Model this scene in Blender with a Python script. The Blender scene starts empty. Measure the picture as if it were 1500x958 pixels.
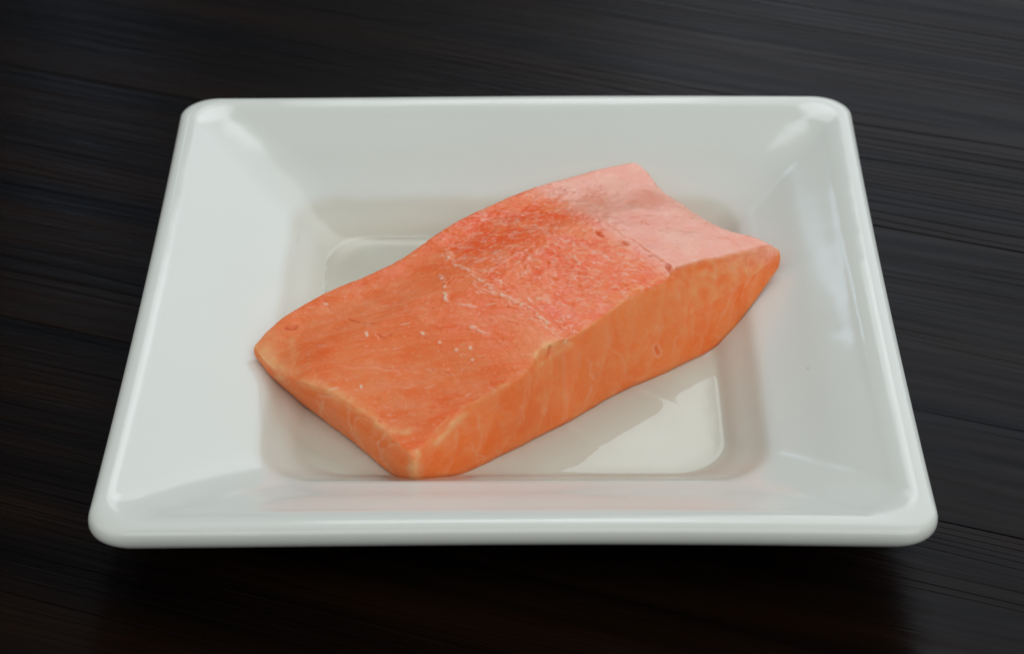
import bpy, math
import numpy as np
from mathutils import Matrix, Vector

scene = bpy.context.scene
COL = scene.collection

# ---------------------------------------------------------------- camera, world, lamps, exposure
def camera():
    pos = [0.00448, -0.5129, 0.3844]; pitch, yaw, roll = [0.627885, -0.009971, -0.007845]
    fw = np.array([math.sin(yaw) * math.cos(pitch), math.cos(yaw) * math.cos(pitch), -math.sin(pitch)])
    r = np.cross(fw, [0, 0, 1]); r /= np.linalg.norm(r); u = np.cross(r, fw)
    r, u = r * math.cos(roll) + u * math.sin(roll), u * math.cos(roll) - r * math.sin(roll)
    cd = bpy.data.cameras.new('camera'); cam = bpy.data.objects.new('camera', cd); COL.objects.link(cam)
    M = Matrix(((r[0], u[0], -fw[0], pos[0]), (r[1], u[1], -fw[1], pos[1]), (r[2], u[2], -fw[2], pos[2]), (0, 0, 0, 1)))
    cam.matrix_world = M
    cd.sensor_width = 36; cd.lens = 82.5845; cd.clip_start = .01; cd.clip_end = 50
    cd.dof.use_dof = True; cd.dof.focus_distance = .60; cd.dof.aperture_fstop = 20
    scene.camera = cam
camera()

world = bpy.data.worlds.new('World'); scene.world = world; world.use_nodes = True
world.node_tree.nodes['Background'].inputs[0].default_value = (1.0, 1.0, .985, 1)
world.node_tree.nodes['Background'].inputs[1].default_value = .11

def lamp(name, az, el, dist, w, h, radiance, color, target=(0, 0, .02)):
    a, e = math.radians(az), math.radians(el); t = Vector(target)
    p = t + dist * Vector((math.sin(a) * math.cos(e), math.cos(a) * math.cos(e), math.sin(e)))
    d = bpy.data.lights.new(name, 'AREA'); d.shape = 'RECTANGLE'; d.size = w; d.size_y = h
    d.energy = radiance * math.pi * w * h; d.color = color
    o = bpy.data.objects.new(name, d); COL.objects.link(o); o.location = p
    o.rotation_euler = (t - p).to_track_quat('-Z', 'Y').to_euler()
    return o
lamp('window_light', 33, 36.5, 2.2, 2.2, 2.0, 1.8, (.90, .955, 1))
lamp('left_panel_light', -1.0, 47, 2.15, .50, .98, 2.6, (.92, .97, 1))  # added panel: brightens the well's reflection, kept high to leave the table dark
lamp('sky_window_light', -18, 28.2, 1.3, .055, .16, 3.4, (.60, .80, 1))
lamp('front_fill_light', 155, 52, 2.2, 2.8, 1.7, 2.05, (1, 1, .965))  # added fill from the front, lifts the fillet's cut sides

lamp('left_fill_light', -105, 48, 2.2, 2.6, 1.8, .60, (1, .99, .96))  # added dim fill from the left for the right slope and well wall

scene.view_settings.view_transform = 'Standard'; scene.view_settings.look = 'None'
scene.view_settings.exposure = -.17; scene.view_settings.gamma = 1
scene.render.engine = 'CYCLES'; scene.render.film_transparent = False
scene.cycles.max_bounces = 10; scene.cycles.transparent_max_bounces = 12

# ---------------------------------------------------------------- helpers
def mesh_obj(name, V, F, mat, parent=None, smooth=True, **props):
    me = bpy.data.meshes.new(name); V = np.asarray(V, np.float32)
    if isinstance(F, np.ndarray):
        me.vertices.add(len(V)); me.vertices.foreach_set('co', V.ravel())
        me.loops.add(F.size); me.loops.foreach_set('vertex_index', F.ravel().astype(np.int32))
        me.polygons.add(len(F)); me.polygons.foreach_set('loop_start', (np.arange(len(F)) * F.shape[1]).astype(np.int32))
        me.update(calc_edges=True)
    else:
        me.from_pydata([tuple(map(float, v)) for v in V], [], F)
    me.polygons.foreach_set('use_smooth', [smooth] * len(me.polygons))
    me.materials.append(mat); me.validate(); me.update()
    o = bpy.data.objects.new(name, me); COL.objects.link(o)
    if parent: o.parent = parent
    for k, v in props.items(): o[k] = v
    return o

class NT:
    """small node-tree writer"""
    def __init__(s, name):
        s.m = bpy.data.materials.new(name); s.m.use_nodes = True; s.t = s.m.node_tree; s.t.nodes.clear()
        s.out = s.n('ShaderNodeOutputMaterial')
    def n(s, typ, **k):
        o = s.t.nodes.new(typ)
        for a, b in k.items(): setattr(o, a, b)
        return o
    def link(s, a, b): s.t.links.new(a, b)
    def put(s, sock, v):
        if isinstance(v, bpy.types.NodeSocket): s.link(v, sock)
        elif isinstance(v, (tuple, list)) and len(v) == 3 and sock.type == 'RGBA': sock.default_value = (*v, 1)
        else: sock.default_value = v
    def math(s, op, a, b=0.0, c=0.0, clamp=False):
        o = s.n('ShaderNodeMath', operation=op, use_clamp=clamp)
        s.put(o.inputs[0], a); s.put(o.inputs[1], b); s.put(o.inputs[2], c); return o.outputs[0]
    def mix(s, f, a, b, mode='MIX'):
        o = s.n('ShaderNodeMix', data_type='RGBA', blend_type=mode)
        s.put(o.inputs[0], f); s.put(o.inputs[6], a); s.put(o.inputs[7], b); return o.outputs[2]
    def attr(s, name): return s.n('ShaderNodeAttribute', attribute_name=name).outputs['Fac']
    def coords(s, scale=(1, 1, 1), rot=0.0, src=None):
        if src is None: src = s.n('ShaderNodeTexCoord').outputs['Object']
        o = s.n('ShaderNodeMapping'); s.link(src, o.inputs['Vector']); o.inputs['Rotation'].default_value = (0, 0, rot)
        o.inputs['Scale'].default_value = scale; return o.outputs[0]
    def noise(s, vec, scale, detail=3, rough=.5, dist=0.0):
        o = s.n('ShaderNodeTexNoise'); s.link(vec, o.inputs['Vector']); o.inputs['Scale'].default_value = scale
        o.inputs['Detail'].default_value = detail; o.inputs['Roughness'].default_value = rough; o.inputs['Distortion'].default_value = dist
        return o.outputs['Fac']
    def ramp(s, f, lo, hi, a=0.0, b=1.0):
        o = s.n('ShaderNodeMapRange', interpolation_type='SMOOTHSTEP'); s.put(o.inputs[0], f)
        for i, v in enumerate((lo, hi, a, b)): s.put(o.inputs[1 + i], v)
        return o.outputs[0]
    def bump(s, h, dist, strength=1.0, normal=None):
        o = s.n('ShaderNodeBump'); s.link(h, o.inputs['Height']); s.put(o.inputs['Strength'], strength)
        o.inputs['Distance'].default_value = dist
        if normal: s.link(normal, o.inputs['Normal'])
        return o.outputs[0]
    def principled(s, **k):
        o = s.n('ShaderNodeBsdfPrincipled')
        for a, b in k.items(): s.put(o.inputs[a.replace('_', ' ')], b)
        return o
    def done(s, sh): s.link(sh, s.out.inputs[0]); return s.m

def smooth(x, a, b):
    t = np.clip((x - a) / (b - a), 0, 1); return t * t * (3 - 2 * t)

# ---------------------------------------------------------------- materials
def wood_material():
    t = NT('dark_stained_wood')
    ob = t.n('ShaderNodeObjectInfo').outputs['Random']
    src = t.n('ShaderNodeTexCoord').outputs['Object']
    off = t.n('ShaderNodeVectorMath', operation='ADD'); t.link(src, off.inputs[0])
    cb = t.n('ShaderNodeCombineXYZ'); t.put(cb.inputs[0], t.math('MULTIPLY', ob, 3.7)); t.put(cb.inputs[2], t.math('MULTIPLY', ob, 9.1)); t.link(cb.outputs[0], off.inputs[1])
    v = off.outputs[0]
    # slow wander of the grain
    warp = t.math('MULTIPLY_ADD', t.noise(t.coords((2.2, 9, 1), src=v), 1.0, 2, .4), .022, -.011)
    sx = t.n('ShaderNodeSeparateXYZ'); t.link(v, sx.inputs[0])
    cy = t.n('ShaderNodeCombineXYZ'); t.link(sx.outputs[0], cy.inputs[0]); t.put(cy.inputs[1], t.math('ADD', sx.outputs[1], warp)); t.link(sx.outputs[2], cy.inputs[2])
    g = cy.outputs[0]
    broad = t.noise(t.coords((2.0, 60, 1), src=g), 1.0, 3, .55)
    fine = t.noise(t.coords((11, 260, 1), src=g), 1.0, 3, .6)
    hair = t.noise(t.coords((22, 1500, 1), src=g), 1.0, 2, .6)
    # growth-ring lines: thin dark channels, closer together in places
    gy = t.math('ADD', sx.outputs[1], t.math('MULTIPLY', warp, 1.0))
    ph = t.math('ADD', t.math('MULTIPLY', gy, 1040), t.math('MULTIPLY', t.noise(t.coords((1.6, 34, 1), src=g), 1.0, 3, .55), 22))
    lines = t.ramp(t.math('ABSOLUTE', t.math('SINE', ph)), .0, .20, 1.0, 0.0)
    lines = t.math('MULTIPLY', lines, t.ramp(t.noise(t.coords((2.2, 20, 1), src=g), 1.0, 3), .42, .55))
    c = t.mix(t.ramp(broad, .3, .7), (.0004, .0004, .0008), (.0095, .0042, .0018))
    c = t.mix(t.ramp(fine, .35, .75, 0, .6), c, (.0050, .0026, .0016))
    c = t.mix(t.ramp(hair, .55, .75, 0, .5), c, (.012, .0065, .0035))
    c = t.mix(t.math('MULTIPLY', lines, .85), c, (.0004, .0004, .0006))
    h = t.math('ADD', t.math('MULTIPLY', broad, .5), t.math('ADD', t.math('MULTIPLY', fine, .55), t.math('MULTIPLY', hair, .30)))
    h = t.math('SUBTRACT', h, t.math('MULTIPLY', lines, .6))
    nb = t.bump(h, .0003, .75)
    rough = t.ramp(fine, .2, .8, .29, .21)
    spec = t.math('MULTIPLY', t.ramp(fine, .25, .8, .15, .23), t.math('SUBTRACT', 1.0, t.math('MULTIPLY', lines, .8)))
    df = t.n('ShaderNodeBsdfDiffuse'); t.put(df.inputs[0], c); t.link(nb, df.inputs['Normal'])
    gl = t.n('ShaderNodeBsdfAnisotropic'); gl.inputs['Color'].default_value = (.90, .93, 1, 1); t.put(gl.inputs['Roughness'], rough); t.link(nb, gl.inputs['Normal'])
    m = t.n('ShaderNodeMixShader'); fz = t.n('ShaderNodeFresnel'); fz.inputs['IOR'].default_value = 1.3; t.put(m.inputs[0], t.math('MULTIPLY', t.math('MULTIPLY', spec, 2.3), fz.outputs[0])); t.link(df.outputs[0], m.inputs[1]); t.link(gl.outputs[0], m.inputs[2])
    return t.done(m.outputs[0])

def glaze_material():
    t = NT('white_glazed_ceramic'); v = t.coords()
    c = t.mix(t.noise(v, 30, 3), (.715, .755, .72), (.745, .785, .75))
    sp = t.n('ShaderNodeTexVoronoi', feature='F1'); t.link(v, sp.inputs['Vector']); sp.inputs['Scale'].default_value = 130
    speck = t.math('MULTIPLY', t.ramp(sp.outputs['Distance'], .03, .075, 1, 0), t.ramp(t.noise(v, 60, 1), .62, .66))
    c = t.mix(t.math('MULTIPLY', speck, .45), c, (.36, .33, .29))
    nb = t.bump(t.noise(v, 48, 2, .4), .0012, .22)
    p = t.principled(Base_Color=c, Roughness=t.ramp(t.noise(t.coords((30, 9, 30)), 1.0, 4, .6, .5), .3, .75, .08, .18), Specular_IOR_Level=.42, Normal=nb)
    return t.done(p.outputs[0])

def bisque_material():
    t = NT('unglazed_foot'); v = t.coords()
    p = t.principled(Base_Color=t.mix(t.noise(v, 900, 3), (.42, .38, .32), (.5, .46, .4)), Roughness=.85, Normal=t.bump(t.noise(v, 1500, 3), .0001, .5))
    return t.done(p.outputs[0])

def juice_material():
    t = NT('cloudy_fish_juice'); v = t.coords()
    fr = t.n('ShaderNodeFresnel'); fr.inputs['IOR'].default_value = 1.36
    nb = t.bump(t.noise(v, 60, 2, .4), .0006, .15); t.link(nb, fr.inputs['Normal'])
    tr = t.n('ShaderNodeBsdfTransparent'); t.put(tr.inputs[0], (1.0, .968, .925))
    df = t.n('ShaderNodeBsdfDiffuse'); t.put(df.inputs[0], (.62, .50, .40))
    gl = t.n('ShaderNodeBsdfAnisotropic'); t.put(gl.inputs['Color'], (1, 1, 1)); gl.inputs['Roughness'].default_value = .03; t.link(nb, gl.inputs['Normal'])
    a = t.n('ShaderNodeMixShader'); t.put(a.inputs[0], t.ramp(t.noise(v, 45, 3), .3, .75, .03, .09)); t.link(tr.outputs[0], a.inputs[1]); t.link(df.outputs[0], a.inputs[2])
    b = t.n('ShaderNodeMixShader'); t.put(b.inputs[0], t.math('MULTIPLY', fr.outputs[0], .75)); t.link(a.outputs[0], b.inputs[1]); t.link(gl.outputs[0], b.inputs[2])
    cl = t.n('ShaderNodeBsdfTransparent'); e = t.n('ShaderNodeMixShader'); t.put(e.inputs[0], t.attr('thick')); t.link(cl.outputs[0], e.inputs[1]); t.link(b.outputs[0], e.inputs[2])
    return t.done(e.outputs[0])

def fish_material():
    t = NT('raw_salmon_flesh')
    fat, red, pink, pit, side, thin, wet = (t.attr(k) for k in ('fat', 'red', 'pink', 'pit', 'side', 'line', 'wet'))
    v = t.coords()
    fib = t.noise(t.coords((60, 420, 420), rot=.08), 1.0, 4, .6, .4)          # muscle fibres along x
    mott = t.noise(v, 120, 4, .6, .3); spk = t.noise(v, 900, 3, .6); cloud = t.noise(v, 38, 3, .5, .4)
    c = t.mix(t.ramp(cloud, .3, .7), (.87, .155, .034), (.91, .23, .074))
    c = t.mix(t.ramp(mott, .42, .75, 0, .5), c, (.90, .31, .13))
    c = t.mix(t.ramp(fib, .5, .85, 0, .45), c, (.88, .39, .20))
    # wet red middle
    cr = t.mix(t.ramp(mott, .35, .7), (.90, .105, .018), (.92, .22, .07))
    c = t.mix(t.math('MULTIPLY', red, .9), c, cr)
    glint = t.math('MULTIPLY', t.ramp(t.noise(t.coords((300, 520, 420), rot=-.7), 1.0, 5, .75, .6), .49, .62), red)
    c = t.mix(t.math('MULTIPLY', glint, .5), c, (.92, .52, .38))  # pale flecks paint small wet highlights into the red zone
    # pale far end: paler flesh, with window sheen also put into the colour
    cp = t.mix(t.ramp(mott, .3, .75), (.84, .33, .22), (.90, .47, .36))
    c = t.mix(t.math('MULTIPLY', pink, .85), c, cp)
    streak = t.math('MULTIPLY', t.ramp(t.noise(t.coords((110, 560, 300), rot=1.0), 1.0, 3, .6, .3), .62, .72), pink)
    c = t.mix(t.math('MULTIPLY', streak, .35), c, (.84, .22, .11))
    # cut sides: broad soft myomere bands
    flk = t.attr('flake'); c = t.mix(t.math('MULTIPLY', flk, .34), c, (.92, .42, .24)); gu = t.n('ShaderNodeCombineXYZ'); t.put(gu.inputs[0], t.attr('along')); t.put(gu.inputs[1], t.attr('down'))
    band = t.noise(t.coords((9, 1.1, 1), rot=.0, src=gu.outputs[0]), 1.0, 2, .5, .9)
    cs = t.mix(t.ramp(band, .32, .68), (.96, .185, .032), (.98, .25, .065))
    cs = t.mix(t.ramp(t.noise(v, 260, 4, .6, .4), .45, .8, 0, .45), cs, (.92, .40, .19))
    cs = t.mix(t.math('MULTIPLY', flk, .26), cs, (.98, .40, .19))
    c = t.mix(t.math('MULTIPLY', side, .92), c, cs)
    c = t.mix(t.math('MULTIPLY', t.ramp(spk, .56, .72, 0, .34), t.math('SUBTRACT', 1.0, t.math('MULTIPLY', side, .7))), c, (.90, .52, .35))
    c = t.mix(t.math('MULTIPLY', thin, .55), c, (.93, .47, .29))
    c = t.mix(t.math('MULTIPLY', fat, t.ramp(mott, .2, .65, .5, .95)), c, (.90, .50, .23))
    c = t.mix(t.attr('bead'), c, (.86, .66, .52))
    c = t.mix(t.math('MULTIPLY', pit, .7), c, (.66, .10, .022))
    h = t.math('ADD', t.math('MULTIPLY', fib, .5), t.math('ADD', t.math('MULTIPLY', mott, .6), t.math('MULTIPLY', spk, .40)))
    nb = t.bump(h, .0006, t.math('SUBTRACT', t.math('SUBTRACT', .58, t.math('MULTIPLY', side, .34)), t.math('MULTIPLY', pink, .36)))
    rough = t.math('SUBTRACT', t.ramp(mott, .3, .7, .32, .46), t.math('MULTIPLY', wet, .14))
    p = t.principled(Base_Color=c, Roughness=rough, Specular_IOR_Level=t.math('MULTIPLY_ADD', pink, .32, t.math('MULTIPLY_ADD', red, -.06, .24)), Normal=nb,
                     Subsurface_Weight=.45, Subsurface_Scale=.0045, Coat_Weight=t.math('ADD', t.math('MULTIPLY_ADD', pink, .18, .04), t.math('MULTIPLY', t.math('MAXIMUM', red, .25), t.ramp(t.noise(v, 150, 3), .45, .7, 0, .6))), Coat_Roughness=.10,
                     Coat_Normal=t.bump(t.math('ADD', mott, t.math('MULTIPLY', t.noise(v, 620, 3, .6), .5)), .0011, .85))
    p.inputs['Subsurface Radius'].default_value = (1.0, .35, .15)
    return t.done(p.outputs[0])

WOOD = wood_material()
GLAZE = glaze_material()

# ---------------------------------------------------------------- table: planks on a dark slab
ANG = math.radians(-19.5)
def rotz(x, y): return (x * math.cos(ANG) - y * math.sin(ANG), x * math.sin(ANG) + y * math.cos(ANG))
def table():
    x0, x1, n0, n1 = -.62, .62, -.4035, .4775
    V = [(*rotz(x, y), z) for z in (-.030, -.0065) for (x, y) in ((x0, n0), (x1, n0), (x1, n1), (x0, n1))]
    F = [(3, 2, 1, 0), (4, 5, 6, 7), (0, 1, 5, 4), (1, 2, 6, 5), (2, 3, 7, 6), (3, 0, 4, 7)]
    base = mesh_obj('table_top', V, F, WOOD, smooth=False, kind='structure')
    w = .1256; g = .00007; r = .00024
    prof = [(g, -.006), (g, -r), (g + r * .3, -r * .3), (g + r, 0), (w - g - r, 0), (w - g - r * .3, -r * .3), (w - g, -r), (w - g, -.006)]
    for k in range(7):
        cx = -.4035 + (k + .5) * w; n = len(prof)
        P = [(x, y - w / 2, z) for x in (x0, x1) for (y, z) in prof]
        Fk = [(i, i + 1, n + i + 1, n + i)[::-1] for i in range(n - 1)] + [(n - 1, 0, n, 2 * n - 1)[::-1], tuple(range(n)), tuple(range(2 * n - 1, n - 1, -1))]
        o = mesh_obj('plank', P, Fk, WOOD, parent=base, smooth=False)
        c = rotz(0, cx); o.location = (c[0], c[1], 0); o.rotation_euler = (0, 0, ANG)
table()

# ---------------------------------------------------------------- plate
def sq_ring(s, r, z, n_side=46, n_arc=18, bow=0.0):
    """points of a rounded square of half width s and corner radius r; long sides bow in a little"""
    pts = []
    for q in range(4):
        a0 = q * math.pi / 2
        c = [(s - r, s - r), (-(s - r), s - r), (-(s - r), -(s - r)), (s - r, -(s - r))][q]
        for i in range(n_arc + 1):
            a = a0 + math.pi / 2 * i / n_arc; pts.append((c[0] + r * math.cos(a), c[1] + r * math.sin(a)))
        nx = [(-(s - r), s - r), (-(s - r), -(s - r)), (s - r, -(s - r)), (s - r, s - r)][q]
        e0 = pts[-1]; a = a0 + math.pi / 2; e1 = (nx[0] + r * math.cos(a), nx[1] + r * math.sin(a))
        for i in range(1, n_side):
            t = i / n_side; pts.append((e0[0] * (1 - t) + e1[0] * t, e0[1] * (1 - t) + e1[1] * t))
    P = np.array(pts)
    if bow:
        m = np.abs(P).max(1); t = np.clip(np.abs(P).min(1) / max(s, 1e-6), 0, 1)
        k = 1 - bow * (1 - t ** 2); k = np.where((P[:, 1] > 0) & (P[:, 1] > np.abs(P[:, 0])), 1 + .35 * bow * (1 - t ** 2), k); ax = np.abs(P[:, 0]) >= np.abs(P[:, 1])
        P = np.where(np.stack([ax, ~ax], -1), P * k[:, None], P)
    return np.c_[P, np.full(len(P), z)]

PROFILE = [  # (half width, z, corner radius, bow)
    (.006, .0045, .004, 0), (.030, .0045, .012, 0), (.047, .0045, .013, 0), (.0515, .0046, .0135, 0), (.0545, .0053, .0135, 0), (.0575, .0070, .013, 0),
    (.0610, .0092, .0135, 0), (.0640, .0114, .0138, 0), (.0664, .0128, .0142, .001), (.0690, .0140, .0148, .002), (.0740, .0164, .0148, .004), (.0800, .0195, .0138, .006),
    (.0860, .0222, .0120, .008), (.0895, .0237, .0108, .009), (.0915, .0246, .0105, .010), (.0935, .0253, .0105, .010), (.0953, .02575, .0107, .010), (.0972, .0259, .0108, .010),
    (.0988, .0255, .0104, .010), (.0998, .0247, .0100, .010), (.1003, .0232, .0098, .010), (.1001, .0216, .0098, .010), (.0991, .0202, .011, .010), (.0970, .0192, .010, .010),
    (.0930, .0180, .009, .009), (.0800, .0128, .010, .005), (.0680, .0083, .012, .002), (.0625, .0062, .013, 0), (.0605, .0040, .013, 0), (.0600, .0016, .013, 0)]
def sub_profile(P, k=4):
    A = np.array(P, float); L = np.r_[0, np.cumsum(np.linalg.norm(np.diff(A[:, :2], axis=0), axis=1))]
    M = np.gradient(A, L, axis=0); out = []
    for i in range(len(A) - 1):
        h = L[i + 1] - L[i]
        for j in range(k):
            s = j / k
            out.append((2*s**3-3*s**2+1)*A[i] + (s**3-2*s**2+s)*h*M[i] + (-2*s**3+3*s**2)*A[i+1] + (s**3-s**2)*h*M[i+1])
    out.append(A[-1]); return out
def loft(rings, close0=True, close1=True):
    n = len(rings[0]); V = np.concatenate(rings); F = []
    for k in range(len(rings) - 1):
        a = k * n; b = a + n
        for i in range(n):
            j = (i + 1) % n; F.append((a + i, b + i, b + j, a + j))
    if close0: F.append(tuple(range(n)))
    if close1: F.append(tuple(range((len(rings) - 1) * n, len(rings) * n))[::-1])
    return V, F
def plate():
    pr = sub_profile(PROFILE)
    rings = [sq_ring(s, min(r, s * .9), z, bow=b) for s, z, r, b in pr]
    V, F = loft(rings)
    # hand-made irregularity: a slight warp, far less than a millimetre
    V[:, 2] += .00022 * np.sin(V[:, 0] * 28 + .6) * smooth(np.abs(V).max(1), .06, .1)
    o = mesh_obj('plate', V, F, GLAZE)
    o['label'] = 'square white glazed ceramic plate with rounded corners and wide sloping rim on the dark table'
    o['category'] = 'plate'
    fr = [sq_ring(s, .012, z) for s, z in ((.0590, .0017), (.0590, .0004), (.0584, 0), (.0545, 0), (.0538, .0004), (.0538, .0017))]
    V, F = loft(fr, False, False)
    n = len(fr[0]); F += [(5 * n + i, i, (i + 1) % n, 5 * n + (i + 1) % n) for i in range(n)]
    mesh_obj('foot_ring', V, F, bisque_material(), parent=o)
plate()

# ---------------------------------------------------------------- fillet tables (millimetres)
TOP_FRONT = [(-24.71, -59.78, 15.5), (-22.46, -55.62, 16.5), (-19.14, -51.3, 18.5), (-15.43, -47.96, 20.0), (-6.7, -43.73, 23.0), (1.91, -40.05, 25.8), (4.68, -35.93, 26.8), (6.6, -31.49, 27.6), (10.11, -28.52, 28.0), (13.98, -26.46, 28.0), (20.8, -19.3, 28.0), (27.77, -11.38, 28.0), (34.63, -5.22, 27.8), (39.89, -0.85, 27.6), (42.51, 4.39, 27.5), (49.04, 9.59, 26.8), (56.76, 14.26, 25.6), (63.67, 19.12, 24.3), (70.53, 22.39, 23.2), (72.55, 21.41, 22.5)]
TOP_BACK = [(-68.34, -15.43, 17.0), (-64.15, -10.01, 19.5), (-51.71, 0.42, 22.5), (-39.26, 7.83, 24.0), (-31.22, 13.92, 24.5), (-25.83, 19.37, 25.5), (-19.48, 26.26, 26.5), (-10.22, 34.73, 27.0), (-1.72, 41.34, 27.0), (6.92, 48.12, 26.5), (14.72, 53.62, 25.5), (26.64, 61.8, 24.0), (34.72, 66.76, 22.5)]
TOP_NEAR = [(-24.71, -59.78, 15.5), (-29.41, -53.37, 15.8), (-34.86, -46.8, 16.5), (-41.16, -41.4, 18.0), (-48.05, -36.42, 19.0), (-54.87, -32.28, 18.5), (-59.77, -27.38, 17.0), (-64.22, -21.9, 16.0), (-68.34, -15.43, 17.0)]
TOP_FAR = [(72.55, 21.41, 22.5), (68.83, 24.38, 23.0), (61.51, 27.38, 23.5), (56.15, 31.83, 23.5), (47.31, 43.42, 23.0), (41.09, 53.93, 22.0), (37.57, 63.46, 22.0), (34.72, 66.76, 22.5)]
BOT_FRONT = [(-24.42, -58.02, 5.0), (-18.96, -56.87, 4.7), (-15.4, -55.0, 4.7), (-9.09, -50.67, 4.7), (1.3, -42.42, 4.7), (13.72, -32.55, 4.7), (26.5, -20.96, 4.7), (45.26, -7.5, 4.7), (56.81, 1.54, 6.0), (64.49, 9.07, 12.0), (72.64, 19.37, 18.0)]
BOT_BACK = [(-67.16, -16.83, 14.0), (-52, -2, 7), (-38, 9, 5), (-20, 26, 5), (7, 48, 5), (26, 61, 8.5), (34.5, 66, 14.5)]
BOT_NEAR = [(-24.42, -58.02, 5.0), (-28.27, -56.41, 5.0), (-32.09, -52.34, 5.0), (-37.11, -46.03, 5.0), (-42.37, -39.85, 5.2), (-49.48, -31.62, 5.0), (-56.34, -25.01, 6.2), (-62.53, -21.07, 10.2), (-67.16, -16.83, 14.0)]
BOT_FAR = [(72.64, 19.37, 18.0), (61, 24, 13), (54, 30, 10), (47, 44, 9), (41, 56, 10), (34.5, 66, 14.5)]
BUMPS = [(0.45, 0.5, 0.14, 0.5, -0.7), (0.62, 0.35, 0.05, 0.5, 0.6)]
RELAX = 4
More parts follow.
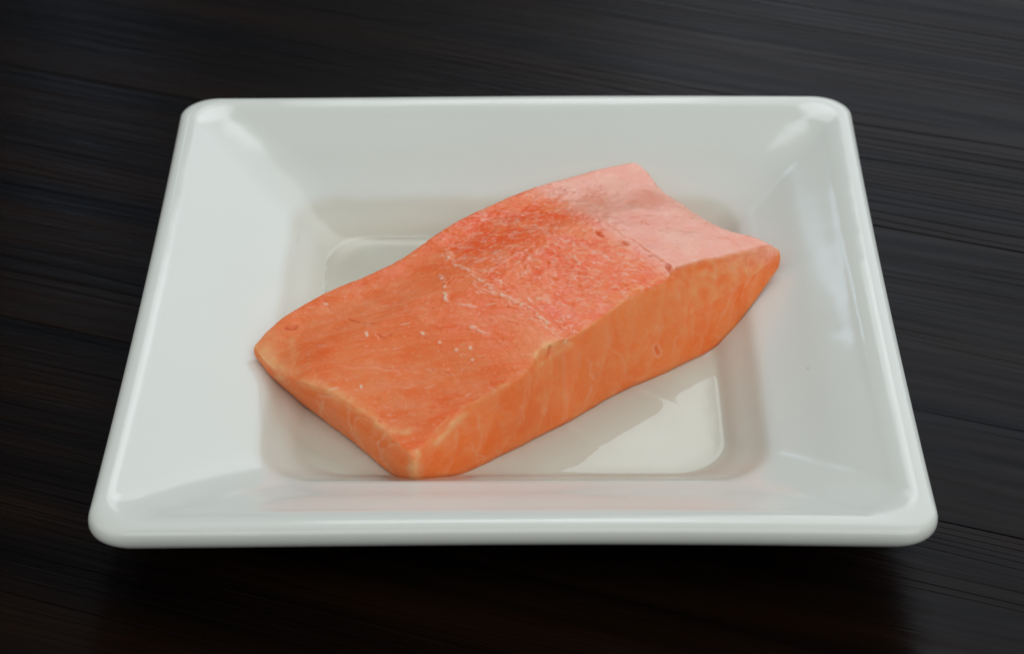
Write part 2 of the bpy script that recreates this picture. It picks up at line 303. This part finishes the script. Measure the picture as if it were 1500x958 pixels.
MARKS = {
    'seam_pale': [(-18.2, 14.8, 25.7), (-15.7, 8.4, 26.8), (-11.4, 3.1, 28.2), (-7.4, -4.2, 28.9), (-4.1, -7.4, 28.9), (-0.0, -10.8, 28.7), (4.1, -13.7, 28.4), (7.9, -19.0, 28.2), (11.0, -22.5, 28.1), (14.0, -26.9, 26.9)],
    'seam_fork': [(-19.8, 5.5, 26.2), (-18.1, -4.1, 27.8), (-17.3, -10.3, 28.3)],
    'seam_far': [(7.9, 48.4, 26.4), (11.1, 44.8, 26.2), (15.5, 42.3, 26.1), (19.9, 35.4, 27.2), (23.8, 27.7, 28.4), (28.2, 21.0, 28.7), (33.7, 15.4, 28.5), (37.6, 10.1, 28.3), (42.2, 4.5, 27.5)],
    'line_a': [(-48.9, -28.1, 21.3), (-40.8, -30.6, 22.1), (-30.1, -32.1, 22.4), (-19.5, -33.6, 23.2)],
    'line_b': [(-44.1, -37.2, 19.3), (-33.4, -36.8, 20.4), (-24.9, -36.9, 21.3), (-17.7, -39.6, 21.8)],
    'line_c': [(-33.3, -42.7, 17.9), (-26.2, -43.6, 19.1), (-17.7, -44.6, 20.4), (-10.7, -44.4, 22.0)],
    'line_d': [(-34.0, -48.4, 15.2), (-26.2, -51.0, 16.8), (-16.5, -50.6, 17.0)],
    'line_e': [(-51.6, -0.7, 22.4), (-49.6, -5.0, 21.8), (-44.5, -10.7, 22.8)],
    'line_f': [(-10.9, -19.2, 28.0), (-4.1, -16.7, 28.3), (3.2, -19.6, 28.2), (6.6, -25.1, 28.0)],
    'gash_a': [(-43.6, -11.3, 23.1), (-40.7, -14.2, 24.1), (-36.4, -16.3, 25.2)],
    'gash_b': [(-35.5, -21.0, 25.0), (-33.7, -22.2, 25.1), (-32.0, -21.6, 25.5)],
    'gash_c': [(-1.3, -19.4, 28.1), (0.8, -20.4, 28.2)],
    'pit_a': [(22.7, 20.2, 29.2), (23.5, 18.9, 29.2)],
    'pit_b': [(29.6, 16.0, 28.8), (30.5, 14.8, 28.8)],
    'pit_c': [(15.1, 46.9, 25.7), (16.6, 45.2, 25.7)],
    'pit_d': [(-60.2, -11.1, 19.8), (-57.9, -11.0, 20.1)],
    'pit_e': [(41.2, 5.9, 27.8), (41.9, 2.9, 27.2)],
    'pit_f': [(9.5, -29.5, 26.8), (9.1, -30.4, 25.3)],
    'pit_g': [(36.1, 28.4, 27.1), (37.0, 26.9, 27.2)],
    'pit_h': [(46.1, 24.0, 26.4), (48.4, 22.6, 26.3)],
    'pit_i': [(58.3, 23.8, 25.0), (61.0, 21.1, 24.8)],
    'pit_j': [(31.2, 35.6, 26.6), (31.9, 34.7, 26.7)],
    'pit_k': [(41.7, 29.0, 26.4), (42.3, 29.8, 26.2)],
    'pit_l': [(43.8, 15.3, 27.5), (44.5, 13.8, 27.5)],
    'pit_m': [(-17.9, -34.8, 23.2), (-15.9, -36.5, 23.1)],
    'pit_n': [(-17.7, -2.2, 27.7), (-16.1, 0.6, 27.6)],
    'fat_left': [(-67.6, -14.9, 17.3), (-64.5, -18.7, 16.8), (-61.4, -22.5, 17.0), (-59.1, -27.2, 17.4), (-61.9, -24.8, 14.1)],
    'fat_left2': [(-58.8, -15.7, 19.1), (-57.1, -21.7, 19.0), (-58.1, -27.3, 17.8)],
    'fat_edge': [(-54.8, -32.3, 18.1), (-47.5, -36.8, 18.8), (-41.1, -41.4, 18.0), (-35.6, -45.6, 16.8), (-32.2, -49.9, 15.9), (-26.2, -51.0, 16.8)],
    'fat_corner': [(-23.8, -58.3, 15.5), (-24.9, -59.7, 12.4), (-25.3, -59.1, 8.7)],
    'fat_corner2': [(-19.1, -53.6, 15.2), (-14.8, -49.1, 17.8), (-11.6, -46.9, 19.1)],
    'fat_long': [(-10.6, -45.7, 21.1), (-2.2, -42.1, 24.4), (6.6, -33.8, 24.5), (13.4, -28.0, 24.8)],
    'fat_long2': [(13.9, -26.8, 27.2), (22.7, -17.6, 27.3), (31.8, -6.0, 28.2), (41.5, 2.4, 27.4), (54.9, 12.6, 25.4), (69.6, 21.6, 22.8)],
    'fat_notch': [(5.8, -33.0, 27.2), (8.4, -29.9, 27.4), (11.8, -27.9, 27.3), (14.6, -26.9, 25.8)],
    'arc_a': [(-49.8, -33.9, 19.5), (-49.0, -35.8, 14.7), (-50.3, -32.8, 8.2)],
    'arc_b': [(-41.8, -41.3, 16.7), (-41.6, -42.1, 10.9), (-40.1, -43.0, 6.3)],
    'arc_c': [(-32.3, -50.3, 15.4), (-34.2, -49.7, 11.7), (-33.8, -50.8, 8.2), (-31.0, -54.1, 6.8)],
    'side_fold': [(13.4, -27.6, 25.8), (13.6, -29.2, 20.1), (14.0, -31.4, 10.4), (13.5, -32.6, 6.5)],
    'side_a': [(-11.2, -49.4, 13.5), (-9.0, -49.8, 8.4), (-7.1, -49.1, 5.7)],
    'side_d': [(-9.1, -45.9, 19.6), (-8.1, -48.0, 12.5), (-9.8, -51.0, 5.7)],
    'side_e': [(3.2, -39.5, 23.4), (2.2, -41.8, 16.5), (3.9, -40.6, 6.6)],
    'side_f': [(39.0, -5.3, 22.0), (37.8, -8.3, 17.8), (34.8, -12.3, 13.9), (31.0, -16.4, 10.4)],
    'side_g': [(45.1, -2.9, 16.0), (43.2, -6.7, 12.1), (42.5, -8.4, 8.9)],
    'side_h': [(47.0, 6.0, 24.5), (47.5, 2.3, 19.1), (48.2, -3.7, 8.7)],
    'side_i': [(63.9, 17.1, 22.6), (63.5, 12.7, 18.6), (61.8, 9.1, 15.3)],
    'side_j': [(56.6, 12.7, 24.3), (60.5, 12.6, 21.0), (58.7, 7.4, 15.4), (54.7, 2.1, 10.3)],
    'side_k': [(53.7, 6.9, 19.2), (52.8, 4.0, 15.8)],
    'side_l': [(22.5, -20.4, 22.2), (28.2, -17.2, 15.4), (31.1, -17.2, 6.4)],
    'side_m': [(19.0, -24.7, 20.8), (20.8, -25.1, 12.6), (17.4, -29.2, 5.4)],
    'side_n': [(68.1, 19.5, 21.9), (66.7, 15.3, 18.9), (64.3, 11.4, 16.2)],
    'side_hole': [(37.7, -10.5, 12.8), (38.4, -10.6, 11.0)],
    'bead_a': [(-11.2, -28.3, 26.3), (-11.0, -28.9, 26.2)],
    'bead_b': [(-10.6, -32.4, 25.3), (-10.4, -32.6, 25.3)],
    'bead_c': [(-38.4, -19.8, 24.7), (-38.0, -21.1, 24.6)],
    'bead_d': [(-14.8, -28.6, 25.7), (-14.6, -28.8, 25.6)],
    'bead_e': [(-23.8, -22.2, 26.4), (-23.3, -22.7, 26.4)],
    'bead_f': [(-19.1, -25.9, 26.0), (-18.9, -26.1, 25.9)],
    'bead_g': [(-50.5, -3.0, 22.1), (-49.9, -3.3, 22.1)],
    'bead_h': [(-39.0, -36.3, 20.0), (-38.9, -36.7, 19.9)],
    'chip_a': [(-10.9, -21.3, 27.7), (-7.0, -24.4, 27.3)],
    'chip_b': [(-13.8, -12.2, 28.5), (-10.3, -13.7, 28.5)],
    'chip_c': [(-3.2, -8.3, 28.9), (-1.2, -11.1, 28.7)],
    'chip_d': [(6.7, -9.4, 28.7), (8.5, -11.5, 28.5)],
    'chip_e': [(16.0, 7.3, 30.1), (17.2, 4.4, 29.9)],
}

# ---------------------------------------------------------------- fillet shape (numpy only, millimetres)
def catmull(pts, t):
    """centripetal-ish curve through pts, sampled at t in 0..1 (by chord length)"""
    P = np.array(pts, float)
    L = np.r_[0, np.cumsum(np.linalg.norm(np.diff(P, axis=0), axis=1))]; L /= L[-1]
    M = np.gradient(P, L, axis=0)
    i = np.clip(np.searchsorted(L, t, side='right') - 1, 0, len(P) - 2)
    h = (L[i + 1] - L[i]); s = (t - L[i]) / h
    h = h[:, None]; s = s[:, None]
    return ((2*s**3 - 3*s**2 + 1) * P[i] + (s**3 - 2*s**2 + s) * h * M[i]
            + (-2*s**3 + 3*s**2) * P[i + 1] + (s**3 - s**2) * h * M[i + 1])

def coons(c0, c1, d0, d1):
    """c0,c1: edges along u at v=0,1 (n,3); d0,d1: edges along v at u=0,1 (m,3)"""
    n, m = len(c0), len(d0)
    u = np.linspace(0, 1, n)[:, None, None]; v = np.linspace(0, 1, m)[None, :, None]
    a = (1 - v) * c0[:, None] + v * c1[:, None]
    b = (1 - u) * d0[None] + u * d1[None]
    c = ((1-u)*(1-v)*c0[0] + u*(1-v)*c0[-1] + (1-u)*v*c1[0] + u*v*c1[-1])
    return a + b - c

def pnoise(P, scale, seed=0):
    """vectorised 3-D gradient noise, about -1..1"""
    Q = np.asarray(P, float) / scale + seed * 17.31
    I = np.floor(Q).astype(np.int64); F = Q - I
    W = F * F * F * (F * (F * 6 - 15) + 10)
    out = 0
    for dx in (0, 1):
        for dy in (0, 1):
            for dz in (0, 1):
                h = ((I[:, 0] + dx) * 73856093) ^ ((I[:, 1] + dy) * 19349663) ^ ((I[:, 2] + dz) * 83492791) ^ (seed * 2654435 + 97)
                h = (h ^ (h >> 13)) * 1274126177 & 0x7fffffff
                gx = ((h & 1023) / 511.5 - 1); gy = ((h >> 10 & 1023) / 511.5 - 1); gz = ((h >> 20 & 1023) / 511.5 - 1)
                d = gx * (F[:, 0] - dx) + gy * (F[:, 1] - dy) + gz * (F[:, 2] - dz)
                wx = W[:, 0] if dx else 1 - W[:, 0]; wy = W[:, 1] if dy else 1 - W[:, 1]; wz = W[:, 2] if dz else 1 - W[:, 2]
                out = out + d * wx * wy * wz
    return out * 1.5

def polydist(P, line):
    """distance of points P to a 3-D polyline, and position 0..1 along it"""
    L = np.array(line, float); best = np.full(len(P), 1e9); tt = np.zeros(len(P)); n = len(L) - 1
    for k in range(n):
        a, b = L[k], L[k + 1]; d = b - a
        s = np.clip(((P - a) @ d) / max(d @ d, 1e-9), 0, 1)
        r = np.linalg.norm(P - a - s[:, None] * d, axis=1)
        m = r < best; best[m] = r[m]; tt[m] = (k + s[m]) / n
    return best, tt

NU, NV, NW = 380, 200, 66
def fillet_mesh():
    U = np.linspace(0, 1, NU); V = np.linspace(0, 1, NV)
    T = coons(catmull(TOP_FRONT, U), catmull(TOP_BACK, U), catmull(TOP_NEAR, V), catmull(TOP_FAR, V))
    B = coons(catmull(BOT_FRONT, U), catmull(BOT_BACK, U), catmull(BOT_NEAR, V), catmull(BOT_FAR, V))
    u = U[:, None]; v = V[None, :]
    dome = (np.sin(np.pi * v) ** .7) * (np.sin(np.pi * u) ** .6)
    T[..., 2] += 1.0 * dome
    for (uc, vc, su, sv, a) in BUMPS:
        T[..., 2] += a * np.exp(-((u - uc) / su) ** 2 - ((v - vc) / sv) ** 2) * np.clip(dome * 2.2 + .15, 0, 1)
    idx = -np.ones((NU, NV, NW), np.int64); verts = []; par = []; n = 0
    # top, bottom
    for k, G in ((0, T), (NW - 1, B)):
        idx[:, :, k] = np.arange(NU * NV).reshape(NU, NV) + n; n += NU * NV
        verts.append(G.reshape(-1, 3)); par.append(np.stack(np.broadcast_arrays(u, v, float(k > 0)), -1).reshape(-1, 3))
    # perimeter ring walls
    ring = [(i, 0) for i in range(NU)] + [(NU - 1, j) for j in range(1, NV)] + [(i, NV - 1) for i in range(NU - 2, -1, -1)] + [(0, j) for j in range(NV - 2, 0, -1)]
    R = np.array(ring); t = T[R[:, 0], R[:, 1]]; b = B[R[:, 0], R[:, 1]]
    tan = np.roll(t, -6, 0) - np.roll(t, 6, 0); out = np.stack([tan[:, 1], -tan[:, 0], 0 * tan[:, 0]], -1)
    out /= np.linalg.norm(out, axis=1)[:, None] + 1e-9
    for k in range(1, NW - 1):
        w = k / (NW - 1)
        P = t * (1 - w) + b * w + out * (.9 * np.sin(np.pi * w) ** .8)
        idx[R[:, 0], R[:, 1], k] = np.arange(len(R)) + n; n += len(R)
        verts.append(P); par.append(np.stack([U[R[:, 0]], V[R[:, 1]], np.full(len(R), w)], -1))
    Vv = np.concatenate(verts); Pa = np.concatenate(par)
    q = []
    def quads(A, flip):
        a, b_, c, d = A[:-1, :-1], A[1:, :-1], A[1:, 1:], A[:-1, 1:]
        s = np.stack([a, b_, c, d] if not flip else [a, d, c, b_], -1).reshape(-1, 4); q.append(s)
    quads(idx[:, :, 0], False); quads(idx[:, :, -1], True)
    quads(idx[:, 0, :], True); quads(idx[:, -1, :], False)
    quads(idx[0, :, :], False); quads(idx[-1, :, :], True)
    Q = np.concatenate(q)
    # relax: rounds the cut edges
    e = np.concatenate([Q[:, [0, 1]], Q[:, [1, 2]], Q[:, [2, 3]], Q[:, [3, 0]]])
    e = np.concatenate([e, e[:, ::-1]]); cnt = np.bincount(e[:, 0], minlength=len(Vv))[:, None]
    for it in range(RELAX):
        S = np.stack([np.bincount(e[:, 0], weights=Vv[e[:, 1], c], minlength=len(Vv)) for c in range(3)], -1) / cnt
        Vv = Vv * .4 + S * .6
    return Vv, Q, Pa

def vnormals(Vv, Q):
    fn = np.cross(Vv[Q[:, 2]] - Vv[Q[:, 0]], Vv[Q[:, 3]] - Vv[Q[:, 1]])
    N = np.zeros_like(Vv)
    for k in range(4):
        for c in range(3): N[:, c] += np.bincount(Q[:, k], weights=fn[:, c], minlength=len(Vv))
    return N / (np.linalg.norm(N, axis=1)[:, None] + 1e-12)


def fillet():
    V, Q, P = fillet_mesh(); N = vnormals(V, Q); n = len(V)
    u, v, w = P.T
    topm = smooth(N[:, 2], .55, .82) * (w < .5)
    sidem = 1 - smooth(N[:, 2], .45, .75)
    def near(pt): return int(((V - np.array(pt)) ** 2).sum(1).argmin())
    def seam(key):
        pp = np.array([P[near(q)][:2] for q in MARKS[key]]); i = pp[:, 1].argsort(); return np.interp(v, pp[i, 1], pp[i, 0])
    n25b = pnoise(V, 3.1, 9); n6, n25, n12, n05 = pnoise(V, 7, 1), pnoise(V, 2.6, 2), pnoise(V, 1.3, 3), pnoise(V, .7, 4)
    u1 = seam('seam_pale') + .012 * n6 + .006 * n25; u2 = seam('seam_far') + .004 * n25
    red = smooth(u - u1, -.005, .03) * (1 - smooth(u - u2, -.03, .015)) * topm
    red = np.clip(red * (.75 + .5 * n6 + .3 * smooth(v, .3, .95)), 0, 1)
    endcream = np.exp(-(u / .035) ** 2) * smooth(v, .55, .9) * topm * .8
    pink = np.clip(smooth(u - u2, -.06, .02) * topm * (.95 + .25 * n6), 0, 1)
    d = np.zeros(n)
    d += .22 * n6 + .10 * n25 + .045 * n12 + .015 * n05
    wr = np.exp(-((u - u1 + .035) / .03) ** 2) * topm; d += wr * .09 * np.abs(pnoise(V, 1.6, 11)) ; d += red * (.07 * n12 + .07 * np.abs(n25)) - .25 * smooth(u - u1, -.004, .012) * topm * (1 - smooth(u - u1, .05, .3))
    d *= np.where(sidem > .5, .8, 1)
    # fibres of the top, running along x
    S = V * np.array([.12, 1, 1]); fib = pnoise(S, .55, 7); d += .03 * fib * topm
    fat = np.zeros(n); line = np.zeros(n); pit = np.zeros(n); bead = np.zeros(n)
    for k, L in MARKS.items():
        wob = V + np.stack([.55 * n12 + .8 * n25, .45 * n12 - .7 * n25b, 0 * n25], -1) * (.6 if k[:3] in ('pit', 'gas') else 1)
        if k.startswith('seam'):
            r, t = polydist(wob, L); g = np.exp(-(r / .5) ** 2) * smooth(n12 + .5 * n25, -.25, .45)
            if k == 'seam_far': d += (.10 + .18 * smooth(.62 - v, 0, .2)) * smooth(u - u2, -.002, .004) * (1 - smooth(u - u2, .02, .16)) * topm; pink = np.maximum(pink, .5 * np.exp(-(r / 1.5) ** 2) * topm); line = np.maximum(line, .45 * g)
            else: d += .20 * g - .10 * np.exp(-((r - 1.0) / .5) ** 2) * smooth(n25, -.3, .3); bead = np.maximum(bead, np.clip(.85 * g, 0, .8))
        elif k.startswith('line'):
            r, t = polydist(wob, L); e = np.sin(np.pi * np.clip(t, .02, .98)) ** .5
            d -= .17 * np.exp(-(r / .38) ** 2) * e; line = np.maximum(line, .45 * np.exp(-((r - .5) / .5) ** 2) * e * np.clip(.7 + .8 * n25, 0, 1))
        elif k.startswith('gash'):
            r, t = polydist(wob, L); d -= .45 * np.exp(-(r / .33) ** 2) * np.clip(.6 + n12, .1, 1); pit = np.maximum(pit, .7 * np.exp(-(r / .38) ** 2) * np.clip(.6 + n12, .1, 1))
        elif k.startswith('pit'):
            r, t = polydist(wob, L); big = k in ('pit_a', 'pit_b', 'pit_d', 'pit_e', 'pit_f'); s = .6 if big else .4
            d -= (.75 if big else .2) * np.exp(-(r / s) ** 2) - .15 * np.exp(-((r - 1.3 * s) / .5) ** 2)
            pit = np.maximum(pit, (.9 if big else .4) * np.clip(.8 + .7 * n05, .3, 1) * np.exp(-(r / (s * 1.15)) ** 2))
        elif k.startswith('fat'):
            r, t = polydist(wob, L); s = {'fat_long': .9, 'fat_long2': .6, 'fat_edge': 1.5, 'fat_left': 1.8, 'fat_left2': 1.3, 'fat_corner': 1.7, 'fat_notch': 1.5}.get(k, 1.1)
            a = {'fat_long2': .4, 'fat_long': .55, 'fat_edge': .75, 'fat_left2': .6}.get(k, .85)
            g = np.exp(-(r / s) ** 2) * np.clip(.85 + .5 * n25, 0, 1.1); fat = np.maximum(fat, a * g); d += .12 * g
        elif k.startswith('arc'):
            r, t = polydist(wob, L); d -= .20 * np.exp(-(r / .45) ** 2); line = np.maximum(line, 1.0 * np.exp(-(r / .5) ** 2))
        elif k == 'side_fold':
            r, t = polydist(V, L); d -= (1.1 * np.exp(-(r / 3.4) ** 2) + .3 * np.exp(-(r / .8) ** 2)) * (1 - smooth(w, .35, .95)); line = np.maximum(line, .35 * np.exp(-(r / .8) ** 2))
        elif k == 'side_hole':
            r, t = polydist(V, L); d -= .4 * np.exp(-(r / .6) ** 2); pit = np.maximum(pit, .5 * np.exp(-(r / .5) ** 2)); line = np.maximum(line, .8 * np.exp(-((r - 1) / .4) ** 2))
        elif k.startswith('side'):
            r, t = polydist(wob, L); e = np.sin(np.pi * np.clip(t, .02, .98)) ** .5
            d -= .05 * np.exp(-(r / .4) ** 2) * e; line = np.maximum(line, .95 * np.exp(-(r / .36) ** 2) * e * (.7 + .4 * n12))
        elif k.startswith('bead'):
            r, t = polydist(V, L); g = np.exp(-(r / .36) ** 4); d += .15 * g; bead = np.maximum(bead, .8 * g)
        elif k.startswith('chip'):
            r, t = polydist(wob, L); g = np.exp(-(r / .5) ** 2) * (.7 + .5 * n05); d += .2 * g; bead = np.maximum(bead, np.clip(.6 * g, 0, .7))
    # thin pale membranes curving across the cut faces
    flake = np.zeros(n); frontish = sidem * (v < .02); endish = sidem * (u < .02)
    for ph, m, a in ((u * 13 + .9 * (w - .4) ** 2 + 1.3 * w + .22 * n6, frontish, .40), (v * 5.2 + .9 * (w - .5) ** 2 * 2 + .3 * n6, endish, .9)):
        fr = np.abs(ph - np.round(ph)); g = np.exp(-(fr / .035) ** 2) * m * smooth(n25 + .4 * n6, -.9, .25)
        if a > .3: sw = ph - np.floor(ph); flake = np.maximum(flake, m * sw ** 2 * smooth(1 - sw, 0, .07) * (.75 + .5 * n6))
        line = np.maximum(line, a * g); d -= .04 * g * (1 + 4 * (u < .02))
    nearm = topm * (1 - smooth(u, .26, .42)); ph = -V[:, 1] * .175 + V[:, 0] * .022 + .22 * n6; sw = ph - np.floor(ph); bnd = np.exp(-(np.minimum(sw, 1 - sw) / .055) ** 2) * nearm * smooth(n25 + n6, -.5, .5)
    flake = np.maximum(flake, nearm * sw ** 2 * smooth(1 - sw, 0, .08) * .55); d -= .13 * bnd; line = np.maximum(line, .22 * bnd)
    rng = np.random.default_rng(7); topi = np.where((w < .02) & (N[:, 2] > .6))[0]; TV = V[topi]; stroke = np.zeros(len(TV)); rise = np.zeros(len(TV))
    s1 = np.array(MARKS['seam_pale']); s2 = np.array(MARKS['seam_far'])
    for k in range(560):
        if k < 190: c = s1[rng.integers(len(s1))] + rng.normal(0, 2.2, 3) * [1, 1, 0]; a0 = -.75
        elif k < 460: q = rng.random(); c = (s1[rng.integers(len(s1))] * (1 - q) + s2[rng.integers(len(s2))] * q) + rng.normal(0, 2.5, 3) * [1, 1, 0]; a0 = rng.choice([-.75, .5])
        else: c = TV[rng.integers(len(TV))]; a0 = .1
        an = a0 + rng.normal(0, .28); L = rng.uniform(.2, 1.6); wd = rng.uniform(.11, .26); am = rng.uniform(.3, 1.0)
        dd = TV[:, :2] - c[:2]; near_ = np.abs(dd).max(1) < L + 1.2
        x = dd[near_, 0] * math.cos(an) + dd[near_, 1] * math.sin(an); y = -dd[near_, 0] * math.sin(an) + dd[near_, 1] * math.cos(an) + .10 * np.sin(x * 1.5 + k)
        g = np.exp(-(y / wd) ** 2 - (x / L) ** 4); stroke[near_] = np.maximum(stroke[near_], am * g); rise[near_] += (.10 if k % 3 else -.14) * am * g
    bead[topi] = np.maximum(bead[topi], .62 * stroke * (rise > -.01)); d[topi] += np.clip(rise, -.25, .2)
    for k in range(170):                                   # small nicks and pores
        c = TV[rng.integers(len(TV))]; dd = TV[:, :2] - c[:2]; wd = rng.uniform(.18, .42); g = np.exp(-(dd[:, 0] / (wd * rng.uniform(1, 2.4))) ** 2 - (dd[:, 1] / wd) ** 2)
        d[topi] -= g * rng.uniform(.08, .3); pit[topi] = np.maximum(pit[topi], g * rng.uniform(.1, .5))
    # ragged little crumbs along the long edge of the cut
    edge = np.exp(-((N[:, 2] - .6) / .2) ** 2) * (w < .5) * (v < .3)
    d += edge * .14 * n12; fat = np.maximum(fat, edge * np.clip(.25 + .5 * n25, 0, .6)); fat = np.maximum(fat, np.clip(endcream * (1 + .5 * n25), 0, 1))
    wet = np.clip(red + .9 * pink + .25 * topm, 0, 1)
    d *= 1 - .55 * smooth(u - u2, .012, .05) * topm
    V = V + N * d[:, None]
    o = mesh_obj('salmon_fillet', V / 1000, Q, fish_material())
    me = o.data
    for k, a in dict(fat=fat, red=red, pink=pink, pit=pit, side=sidem, line=line, wet=wet, bead=bead, flake=flake, along=u * 1.0, down=w * 1.0).items():
        at = me.attributes.new(k, 'FLOAT', 'POINT'); at.data.foreach_set('value', np.clip(a, 0, 1).astype(np.float32))
    o['label'] = 'raw skinless orange salmon fillet portion lying diagonally across the white plate'
    o['category'] = 'fish'
    return V
FISH = fillet()

def juice():
    # level pool, thinning to a wall film whose beige also paints in salmon bounce
    pr = [(s, .0055, min(.0135, s * .9)) for s in (.003, .012, .022, .032, .040, .044, .047, .049, .0505, .052, .0532, .054)]
    film = [p for p in sub_profile(PROFILE) if .0544 < p[0] < .0660 and p[1] < .0127]
    pr += [(s - .0001, max(z + .00035 * min(1, (.0663 - s) / .0015) - .00008, .0055), r) for s, z, r, b in film]
    pr += [(.0666, .0124, .0142)]
    rings = [sq_ring(s, r, z, 60, 16) for s, z, r in pr]
    V, F = loft(rings, True, False)
    # creeps up beside the fillet and along the near left wall
    low = FISH[(FISH[:, 2] < 7.0) & (FISH[:, 2] > 5.2)][::9, :2] / 1000
    r = np.array([np.sqrt(((low - p[:2]) ** 2).sum(1).min()) for p in V])
    V[:, 2] += .0007 * np.exp(-r / .0011)
    k = smooth(np.abs(V[:, :2]).max(1), .061, .065) * (1 - smooth(np.abs(V[:, :2]).max(1), .0652, .0656))
    V = np.asarray(V); o = mesh_obj('fish_juice', V, F, juice_material())
    m = np.repeat([q[0] for q in pr], len(rings[0])); edge = .0662 + .0005 * pnoise(V * 1000, 12, 21)
    th = (1 - smooth(m, edge - .0034, edge)) * (1 - .35 * smooth(m, .0545, .060))
    at = o.data.attributes.new('thick', 'FLOAT', 'POINT'); at.data.foreach_set('value', th.astype(np.float32))
    o['label'] = 'shallow pool of cloudy pale juice around the salmon in the well of the plate'
    o['category'] = 'liquid'
juice()
